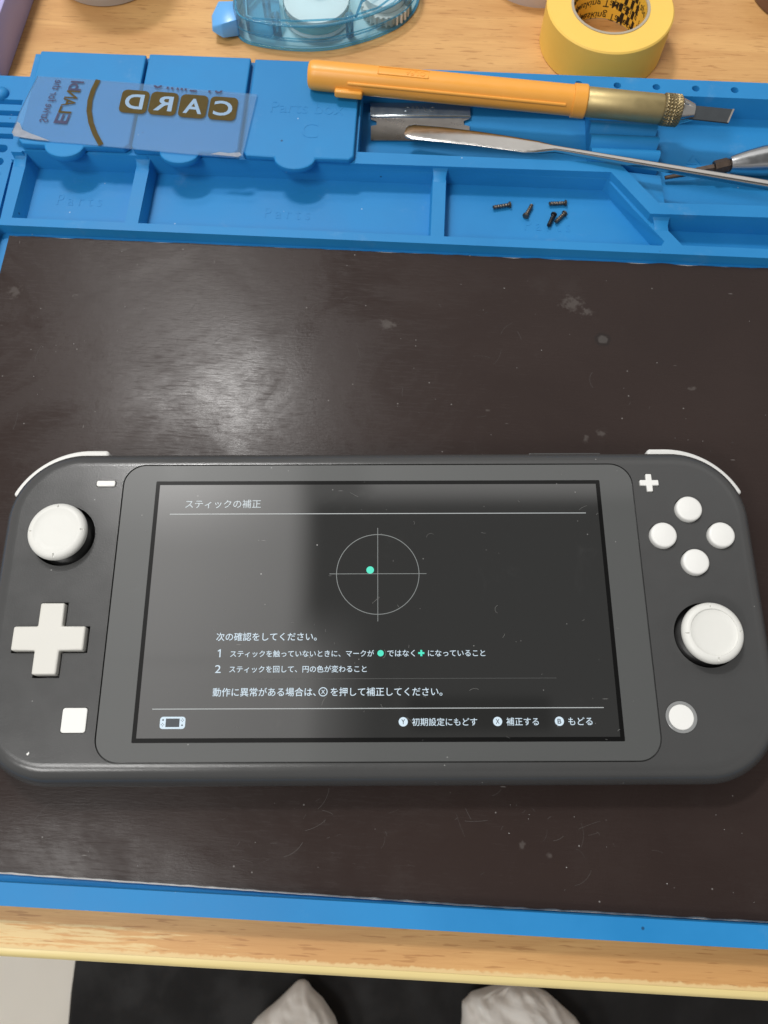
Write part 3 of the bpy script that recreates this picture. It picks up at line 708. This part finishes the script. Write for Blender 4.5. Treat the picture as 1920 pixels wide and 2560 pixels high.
# four gold tiles with mirrored letters cut out (tile minus letter is built by boolean)
rows = [(-48.6, 169.3, 'C'), (-58.9, 170.3, 'A'), (-69.2, 171.5, 'R'), (-79.3, 172.4, 'D')]
dirx = Vector((-1, 0.105, 0)).normalized(); diry = Vector((0.075, 1, 0)).normalized()
for x, y, ch in rows:
    o2 = Vector((x, y, 0))
    tile = MB().prism([tuple((o2+dirx*a+diry*b)[:2]) for a, b in rrect(0, 9.6, 0, 10.2, 1.9, 5)], 0.36, 0.40).build('letter_tile', M['gold'], card, 0)
    lt = MB(); text_fit(lt, ch, o2+dirx*1.6+diry*1.9, dirx, diry, 6.4, 6.5, 0.41, 0, 0.02)
    lt.build('printed_letter', M['milky'], tile, 0)
m = MB(); add_stroke(m, [(-97.2, 187.9), (-98.4, 183.5), (-99.0, 178.8), (-98.8, 174.1), (-97.6, 169), (-95.6, 164), (-93.0, 159.2)], 1.75, 0.40); m.build('printed_arc', M['gold'], card, 0)
m = MB(); text_fit(m, 'Strive for the', (-115.3, 169.3, 0), (0.17, 1, 0), (1, -0.12, 0), 19.0, 3.0, 0.40, 0, 0.004); m.build('printed_text', M['navy'], card, 0)
for ch, t0, w, mt in (('E', 0, 4.4, 'navy'), ('L', 4.6, 3.0, 'gold'), ('A', 7.7, 3.6, 'gold'), ('N', 11.3, 3.5, 'gold'), ('b', 14.9, 3.3, 'navy'), ('I', 18.4, 0.8, 'navy')):
    m = MB(); d = Vector((0.20, 1, 0)).normalized(); text_fit(m, ch, Vector((-110.3, 168.7, 0))+d*t0, d, (1, -0.10, 0), w, 4.6, 0.40, 0, 0.012); m.build('printed_text', M[mt], card, 0)
# lettering cut through by the card's upper edge: only the letters' feet are left
m = MB()
for x, w in ((-76.2, 2.2), (-55.0, 2.0)):
    add_stroke(m, [(x+w/2*math.cos(math.pi+math.pi*i/8), 184.3-(x+76)*0.115+1.0+0.9*math.sin(math.pi+math.pi*i/8)) for i in range(9)], 0.75, 0.40)
for x in (-72.8, -71.2, -69.3, -67.9, -66.5, -58.2): add_stroke(m, [(x, 184.0-(x+76)*0.115), (x+0.08, 185.0-(x+76)*0.115)], 0.75, 0.40)
add_stroke(m, [(-65.0, 182.9), (-62.6, 182.6)], 0.8, 0.40)
m.build('printed_text', M['navy'], card, 0)

# ================================================================ UTILITY KNIFE
P0, P1 = Vector((-23.6, 186.0, 13.0)), Vector((97.5, 172.3, 11.0))
kd = P1-P0; kn = thing('utility_knife', 'orange pen cutter with brass barrel lying across the blue mat', 'knife', tuple(P0), math.atan2(kd.y, kd.x))
slope = math.asin(kd.z/kd.length); kn.rotation_euler = (0, -slope, math.atan2(kd.y, kd.x)); KL = kd.length
def xrings(secs, seg=40, oct_=0.0):
    rs = []
    for x, r in secs:
        ring = []
        for i in range(seg):
            a = 2*math.pi*i/seg; q = r*(1+oct_*math.cos(6*a)); ring.append((x, q*math.cos(a), q*math.sin(a)))
        rs.append(ring)
    return MB().rings(rs)
xrings([(0, 3.6), (0.3, 4.2), (1.2, 4.6), (3, 4.75), (30, 4.8), (60, 4.85), (90.5, 4.9)], 48, 0.012).build('handle', M['orange'], kn, 40)
m = MB().tube([(14, -4.35, 1.9), (50, -4.4, 2.0), (88, -4.45, 2.0)], 0.55, 10); m.build('grip_rib', M['orange'], kn, 60)
MB().box(9.6, 19.2, -6.6, -2.5, -2.6, 0.2).build('clip', M['orange'], kn, 40, 0.7, 3)
m = MB(); fr = [(24, -1.6), (41, -1.6), (41, 1.6), (24, 1.6), (24, -1.6)]
for a, b in zip(fr, fr[1:]): m.tube([(a[0], a[1], 4.66), (b[0], b[1], 4.66)], 0.16, 6)
text_fit(m, 'OLFA', (40.0, 0.9, 0), (-1, 0, 0), (0, -1, 0), 7.0, 1.9, 4.62, 0.22, 0.0)
m.build('embossed_mark', M['orange'], kn, 0)
xrings([(90.4, 4.8), (90.6, 5.35), (94.8, 5.4), (95.2, 5.1), (95.2, 4.6)], 48).build('collar', M['orange'], kn, 35)
xrings([(95.0, 4.5), (95.4, 4.75), (120.4, 4.7), (120.9, 4.5)], 48).build('barrel', M['brass'], kn, 35)
# knurled nut: diamond studs on a ring
rs = []; seg = 84
for k in range(17):
    x = 120.9+6.2*k/16; ring = []
    for i in range(seg):
        a = 2*math.pi*i/seg; e = min(1, min(k, 16-k)/2.0)
        r = 4.95+0.25*e*(abs(math.sin(a*14+x*2.6))+abs(math.sin(a*14-x*2.6))-0.9)
        if k in (0, 16): r = 4.6
        ring.append((x, r*math.cos(a), r*math.sin(a)))
    rs.append(ring)
MB().rings(rs).build('knurled_nut', M['knurl'], kn, 0)
xrings([(127.0, 4.1), (128.2, 3.9), (130.8, 3.0), (131.6, 2.7)], 20).build('jaw', M['steel'], kn, 35)
MB().tube([(127.4, -0.4, 4.0), (129.0, -0.4, 3.7)], [0.6, 0.5], 10).build('jaw_pin', M['steel'], kn, 40)
bl = MB().prism([(128, -3.2), (143.4, -3.4), (145.6, 2.9), (128, 2.9)], -0.25, 0.25).build('blade', M['dark_steel'], kn, 0, 0.1, 1)
MB().prism([(142.9, -3.35), (143.45, -3.42), (145.7, 2.92), (145.1, 2.92)], 0.26, 0.30).build('cutting_edge', M['razor'], bl, 0)

# ================================================================ RAZOR BLADE, SPATULA, SCREWDRIVER, SCREWS
rz = thing('razor_blade', 'single edge razor blade with folded spine in the tool tray under the knife', 'razor blade', (0, 0, -2.9), -0.012)
MB().prism([(-4.6, 172.0), (30.6, 172.0), (30.6, 178.6), (28.6, 179.2), (28.6, 181), (30.6, 182.0), (30.6, 184), (-4.6, 184), (-4.6, 181.5), (-2.6, 180.6), (-2.6, 178.9), (-4.6, 178.4)], 0.5, 0.8).build('blade', M['razor'], rz, 0)
MB().rings([[(-5.0, y, z) for y, z in ((182.2, 0.1), (188.6, 0.1), (189.0, 0.8), (188.6, 1.5), (182.6, 1.5), (182.1, 0.8))], [(31.1, y, z) for y, z in ((182.2, 0.1), (188.6, 0.1), (189.0, 0.8), (188.6, 1.5), (182.6, 1.5), (182.1, 0.8))]]).build('spine', M['spine'], rz, 30, 0.25, 2)
m = MB(); text_fit(m, 'OR EEC', (18.5, 186.8, 0), (-1, 0, 0), (0, -1, 0), 11, 2.3, 1.5, 0.14, 0.0); m.build('embossed_text', M['spine'], rz, 0)

sp_ = thing('spatula', 'polished steel spatula with round flat tip resting over the razor blade', 'spatula')
path = [(9.5, 169.3, 4.6), (10.2, 169.1, 4.7), (12.2, 168.7, 4.9), (22, 166.9, 5.5), (34, 164.4, 6.2), (45, 161.6, 6.9), (50, 160.2, 7.2), (54, 159.4, 7.5), (57.5, 158.7, 7.7), (60, 158.2, 7.9), (64, 157.3, 8.0), (90, 151.3, 8.2), (130, 142.2, 8.5), (185, 129.6, 8.9)]
wd = [(1.6, 0.3), (2.7, 0.4), (3.25, 0.45), (3.35, 0.45), (3.2, 0.45), (3.1, 0.5), (3.0, 0.6), (2.5, 0.8), (1.6, 1.0), (1.0, 1.05), (0.95, 1.0), (1.15, 1.15), (1.35, 1.35), (1.4, 1.4)]
MB().tube(path, wd, 28, sq=0.55).build('blade_and_rod', M['steel'], sp_, 50)

sd = thing('screwdriver', 'slim screwdriver with bulging silver handle and rusty shaft in the tray', 'screwdriver')
ax = [Vector(p) for p in ((99.5, 154.3, -1.2), (109.6, 155.4, 0.3), (109.8, 155.45, 0.35), (115.6, 155.9, 1.4), (115.8, 155.95, 1.45), (120.6, 156.6, 2.3), (184, 164.0, 4.0))]
MB().tube([ax[0], ax[1]], [(0.75, 0.4), (1.0, 1.0)], 16).build('tip', M['rust'], sd, 40)
MB().tube([ax[1], ax[2], ax[3], ax[4]], [1.0, 1.45, 1.55, 1.1], 6).build('shaft', M['rust'], sd, 20)
MB().tube([ax[4]-Vector((0.2, 0, 0)), ax[4], ax[5]-Vector((0.8, 0.1, 0.1)), ax[5]], [1.8, 2.45, 2.5, 2.1], 8).build('ferrule', M['rust'], sd, 20)
dirh = (ax[6]-ax[5]).normalized()
hs = [(0, 2.2), (0.2, 2.6), (2, 3.1), (6, 4.0), (11, 4.8), (16, 5.2), (24, 5.3), (34, 4.8), (46, 4.0), (56, 3.8), (60, 3.0)]
MB().tube([ax[5]+dirh*a for a, _ in hs], [r for _, r in hs], 36).build('handle', M['alu'], sd, 40)

def screw(p, q, label, mt, head=1.05, drop=0.0):
    p, q = Vector(p), Vector(q); d = q-p; ln = d.length
    t = thing('screw', label, 'screw', (p.x, p.y, p.z), math.atan2(d.y, d.x), 'tiny screws in the blue tray')
    rs = []; n = 26; seg = 14
    for i in range(n+1):
        x = (ln-0.7)*i/n
        rs.append([(x, (0.62+0.13*math.cos(2*math.pi*k/seg-x*7.0))*math.cos(2*math.pi*k/seg)*(0.5 if i == 0 else 1), (0.62+0.13*math.cos(2*math.pi*k/seg-x*7.0))*math.sin(2*math.pi*k/seg)*(0.5 if i == 0 else 1)) for k in range(seg)])
    MB().rings(rs).build('shank', M[mt], t, 50)
    h = MB().rings([[(x, r*math.cos(2*math.pi*k/20), r*math.sin(2*math.pi*k/20)) for k in range(20)] for x, r in ((ln-0.8, 0.6), (ln-0.65, head), (ln-0.2, head), (ln, head*0.75))])
    h.build('head', M[mt], t, 35)
    return t
def W(u, v):   # mat frame to world
    c, s_ = math.cos(TH), math.sin(TH); return (u*c-v*s_, u*s_+v*c)
zs = -1.95
screw((39.3, 142.5, zs), (45.6, 143.7, zs), 'dark screw lying apart, nearest the tray divider', 'screw')
screw((52.8, 143.5, zs), (50.2, 138.6, zs), 'short screw pointing away with its bright head towards the viewer', 'screw', 1.15)
screw((58.6, 144.0, zs), (64.8, 144.3, zs), 'grey screw lying sideways above the crossed pair', 'screw')
screw((57.8, 134.6, zs), (60.2, 139.9, zs), 'black screw of the touching pair', 'screw_black')
screw((60.3, 136.2, zs), (64.0, 140.2, zs), 'brownish screw leaning against the black screw', 'screw')

# ================================================================ MASKING TAPE
tp = thing('masking_tape_roll', 'roll of yellow masking tape standing on the desk behind the mat', 'tape roll', (84.0, 220.6, -5))
H = 16.0; RO, RI = 22.9, 13.2
MB().lathe([(RI+1.0, 0), (RO-0.4, 0), (RO, 0.4), (RO, H-0.5), (RO-0.5, H), (RI+1.0, H)], 0, 0, 96, False, False).build('tape', M['yellow'], tp, 35)
MB().lathe([(RI+1.0, 0.0), (RI+1.0, H+0.25), (RI+0.1, H+0.25), (RI, H), (RI, 0.0)], 0, 0, 96, False, False).build('core', M['core_grey'], tp, 35)
lin = MB().lathe([(RI-0.02, 0.3), (RI-0.02, H-0.2)], 0, 0, 96, False, False).build('core_label', M['core_yellow'], tp, 60)
def wrap(q):
    a = math.radians(q[0]/(RI-0.1)*180/math.pi); r = RI-0.06
    return (r*math.cos(a), r*math.sin(a), q[1])
R1 = RI-0.1
m = MB()
for row, zz in enumerate((1.2, 6.3, 11.4)):
    # read by looking into the ring from the front, upside down as the roll lies
    for kx in range(3):
        a0 = math.radians(112+row*14-kx*70+50)
        text_fit(m, 'Masking Tape', (a0*R1+8, zz+2.6, 0), (-1, 0, 0), (0, -1, 0), 20.0, 3.9, 0, 0, 0.006, wrap)
m.build('printed_text', M['ink'], lin, 0)
m = MB()
for i in range(4):
    for j in range(6):
        if (i+j) % 2 == 0:
            a0 = math.radians(22+j*6.2); a1 = math.radians(22+(j+1)*6.2); z0 = 1.5+i*3.3; z1 = z0+3.3; r = RI-0.07
            m.add([(r*math.cos(a0), r*math.sin(a0), z0), (r*math.cos(a1), r*math.sin(a1), z0), (r*math.cos(a1), r*math.sin(a1), z1), (r*math.cos(a0), r*math.sin(a0), z1)], [(0, 1, 2, 3)])
m.build('checker_print', M['ink'], lin, 0)

# ================================================================ CORRECTION TAPE
ct = thing('correction_tape', 'clear blue correction tape dispenser with bright blue tip on the desk', 'correction tape', (0, 0, -5))
out = [(-54.0, 228.6), (-51.6, 222.2), (-43, 219.2), (-29.3, 217.2), (-17.7, 217.9), (-9, 220.6), (-0.5, 224.0), (10.4, 230.8), (16, 242), (15, 251), (8, 258), (-6, 262), (-26, 262), (-42, 256), (-51, 247), (-53.5, 238)]
def smooth_poly(p, it=2):
    for _ in range(it):
        q = []
        for i in range(len(p)):
            a, b = p[i], p[(i+1) % len(p)]
            q += [(a[0]*.75+b[0]*.25, a[1]*.75+b[1]*.25), (a[0]*.25+b[0]*.75, a[1]*.25+b[1]*.75)]
        p = q
    return p
so = smooth_poly(out)
def scaled(p, k, c=(-20, 240)): return [(c[0]+(x-c[0])*k, c[1]+(y-c[1])*k) for x, y in p]
def skin(zr): return MB().rings([[(x, y, z) for x, y in scaled(so, k)] for k, z in zr])
case = skin([(0.97, 0.4), (1.0, 1.0), (1.0, 9.0), (0.975, 9.8), (0.95, 10.0)]).build('case', M['clearblue'], ct, 40)
m = MB()
for k, z, w in ((1.004, 0.6, 0.55), (1.003, 5.2, 0.22), (0.972, 9.7, 0.4)):
    pts = scaled(so, k); m.tube([(x, y, z) for x, y in pts+[pts[0]]], w, 8)
for i0 in (2, 12, 24, 34):
    x, y = scaled(so, 1.0)[i0]; m.tube([(x, y, 0.5), (x, y, 9.6)], 0.5, 8)
m.build('case_rim', M['bluerib'], case, 60)
m = MB().tube([(-46, 222, 10.1), (-30, 220.4, 10.1), (-12, 221.6, 10.1), (0, 227, 10.1), (9, 236, 10.1)], 0.35, 8)
m.tube([(-8, 222.5, 10.1), (-6, 230, 10.1), (2, 238, 10.1)], 0.5, 8); m.tube([(8, 231, 10.1), (8.5, 240, 10.1), (13, 243, 10.1)], 0.35, 8)
m.build('case_rib', M['bluerib'], case, 60)
MB().lathe([(12.0, 1.2), (12.6, 1.4), (12.6, 2.6), (10.4, 3.0), (10.2, 6.6), (12.2, 7.0), (12.2, 7.8), (4, 8.0)], -23, 234.5, 56).build('tape_spool', M['whitespool'], ct, 35)
MB().lathe([(3.6, 8.0), (3.6, 10.6), (1.4, 10.8)], -22, 238, 24).build('spool_hub', M['tealhub'], ct, 40)
g = []
for i in range(28*4):
    a = 2*math.pi*i/112; g.append((3+9.6*math.cos(a)*(1 if i % 4 < 2 else 0.91), 237.5+9.6*math.sin(a)*(1 if i % 4 < 2 else 0.91)))
MB().prism(g, 1.2, 4.6).build('gear', M['cup'], ct, 30)
MB().lathe([(7.6, 4.7), (7.8, 5.0), (7.8, 7.6), (2, 7.8)], 2.5, 238.5, 40).build('take_up_spool', M['whitespool'], ct, 35)
MB().prism([(-49, 224), (-40, 222), (-36.5, 230), (-38, 242), (-46, 244), (-51, 236)], 1.5, 7.6).build('inner_frame', M['bluerib'], ct, 40, 0.6, 2)
for px_, py_, r_ in ((-41.5, 231.5, 1.5), (-37.8, 224.6, 1.6), (-10.5, 224.5, 1.5), (11.5, 236, 1.4)):
    MB().lathe([(r_, 0.8), (r_, 9.4), (r_*0.6, 9.6)], px_, py_, 20).build('post', M['bluerib'], ct, 40)
MB().lathe([(12.65, 3.0), (12.65, 6.6)], -23, 234.5, 56, False, False).build('film_band', M['tealhub'], ct, 60)
m = MB(); iw = [(x, y) for x, y in scaled(so, 0.90) if y < 240]
iw.sort(); m.tube([(x, y, 8.8) for x, y in iw[::2]], 0.3, 8); m.tube([(x, y, 2.0) for x, y in iw[::2]], 0.3, 8); m.build('inner_wall', M['bluerib'], ct, 60)
tip = MB().rings([[(-52.2, 223.8, 1.0), (-52.6, 233.6, 1.0), (-52.6, 233.6, 8.0), (-52.2, 223.8, 8.0)], [(-58.0, 221.3, 2.2), (-60.4, 234.2, 2.2), (-59.6, 233.9, 7.6), (-58.0, 222.5, 7.2)], [(-62.0, 222.8, 3.8), (-62.4, 228.4, 3.8), (-62.0, 228.0, 6.4), (-61.6, 223.4, 5.6)]])
tip.build('tip_cap', M['bluetip'], ct, 30, 0.5, 2)

# ================================================================ THINGS CUT BY THE TOP EDGE
cp = thing('round_container', 'pale round plastic container, only its base in view behind the lids', 'container', (-105.8, 262, -5))
MB().lathe([(20.8, 0), (22.0, 0.5), (22.1, 3.2), (21.4, 4.0)], 0, 0, 72).build('base_ring', M['cup_side'], cp, 40)
MB().lathe([(21.0, 4.0), (20.6, 6), (20.6, 40), (19.0, 41)], 0, 0, 72).build('wall', M['cup'], cp, 40)
bx = thing('lilac_box', 'lilac card box standing on the desk at the left edge', 'box', (-134.0, 224.0, -5), -0.28)
bx.rotation_euler = (0, 0, -0.02)
MB().prism([(-3.2, -22), (0.6, 20), (3.6, 60), (-60, 60), (-60, -22)], 0, 15).build('box_body', M['lilac'], bx, 30, 0.5, 2)
cr = tag(MB().lathe([(13.5, 0.0), (24, 0.0), (24, 11), (13.5, 11)], 0, 0, 80, False, False).build('clear_tape_roll', M['cleartape'], None, 35), 'roll of clear tape lying beside the yellow masking tape', 'tape roll')
cr.location = Vector((64, 263.2, -5))*MM
bd_ = tag(MB().lathe([(21, 0), (22, 0.6), (22, 9), (21, 10)], 0, 0, 80).build('brown_dish', M['brown'], None, 35), 'brown round dish at the far right corner of the desk', 'dish')
bd_.location = Vector((167.0, 249.0, -5))*MM

# ================================================================ UNDER THE DESK: black round mat, the sitter's feet
rm = tag(MB().lathe([(520, 0), (522, 3), (518, 7), (400, 7.5)], 0, 0, 120).build('floor_mat', M['blackmat'], None, 40), 'round black mat on the pale floor under the feet', 'floor mat')
rm.location = Vector((213, -222, -705))*MM
person = thing('person', 'sitting person seen only by two feet in wrinkled white socks', 'person', (24, -320, -697.3))
from mathutils import noise as mnoise
def foot(x, ang, pts, name, mt, k=1.0, crumple=0.0, seed=0.0):
    # spine resampled finely so the loose cloth can carry folds
    # spine resampled finely so the loose cloth can carry folds; each row: y, left x, right x, height of the middle, half height
    rs = []; seg = 84; fine = []
    for a, b in zip(pts, pts[1:]):
        n_ = max(1, int(abs(b[0]-a[0])/2.0))
        for i in range(n_): fine.append(tuple(a[q]+(b[q]-a[q])*i/n_ for q in range(5)))
    fine.append(pts[-1])
    for (y, xl, xr, z, h) in fine:
        ring = []; cx = (xl+xr)/2; w = (xr-xl)/2*k
        soft = min(1.0, w/30)
        for i in range(seg):
            a = 2*math.pi*i/seg
            ca, sa = sgnp(math.cos(a), 0.8), sgnp(math.sin(a), 0.9)
            px, pz = cx+w*ca, z+h*k*sa
            # long folds running back from the toe, then finer puckers
            f = 1.0-abs(mnoise.noise(Vector(((px-x)*0.055+y*0.022+seed, y*0.016, seed))))*2.4
            f2 = 1.0-abs(mnoise.noise(Vector((px*0.10+seed, y*0.075, pz*0.05))))*2.2
            f3 = mnoise.noise(Vector((px*0.22, y*0.2+seed, pz*0.1)))
            f4 = 1.0-abs(mnoise.noise(Vector(((px+y*0.7)*0.13+seed, (y-px*0.5)*0.04, 2.0))))*3.0
            d = crumple*soft*(f*0.8+f2*0.4+f3*0.25+f4*0.3)*max(0.25, sa if sa > 0 else 0.25)
            ring.append((px-24+ca*d*0.25, y+320, max(0.3, pz+d*max(0, sa)*1.2)))
        rs.append(ring)
    return MB().rings(rs).build(name, M[mt], person, 180)
fl_ = [(-470, -128, -40, 92, 36), (-420, -138, -36, 62, 44), (-340, -142, -32, 46, 40), (-275, -138, -34, 36, 32), (-250, -129, -40, 33, 28), (-237, -119, -45, 31, 25), (-222, -99, -57, 30, 19), (-213, -89, -68, 29, 13), (-208.5, -84, -71, 28, 9), (-206.5, -81, -74, 28, 5), (-206, -79, -76, 28, 2)]
fr_ = [(-470, 78, 182, 92, 36), (-420, 70, 198, 62, 44), (-340, 66, 204, 46, 42), (-275, 69, 198, 38, 35), (-250, 73, 190, 35, 31), (-237, 75, 181, 34, 28), (-224, 76, 166, 33, 24), (-217, 84, 157, 32, 20), (-212, 103, 146, 31, 13), (-209.5, 118, 136, 30, 7), (-208.5, 124, 130, 30, 2)]
foot(-88, 0.0, fl_[:6], 'leg_skin', 'skin', 0.8)
foot(-78, 0.0, fl_, 'sock', 'sock', 1.0, 7.0, 0.0)
foot(126, 0.0, fr_, 'sock', 'sock', 1.0, 7.5, 7.3)
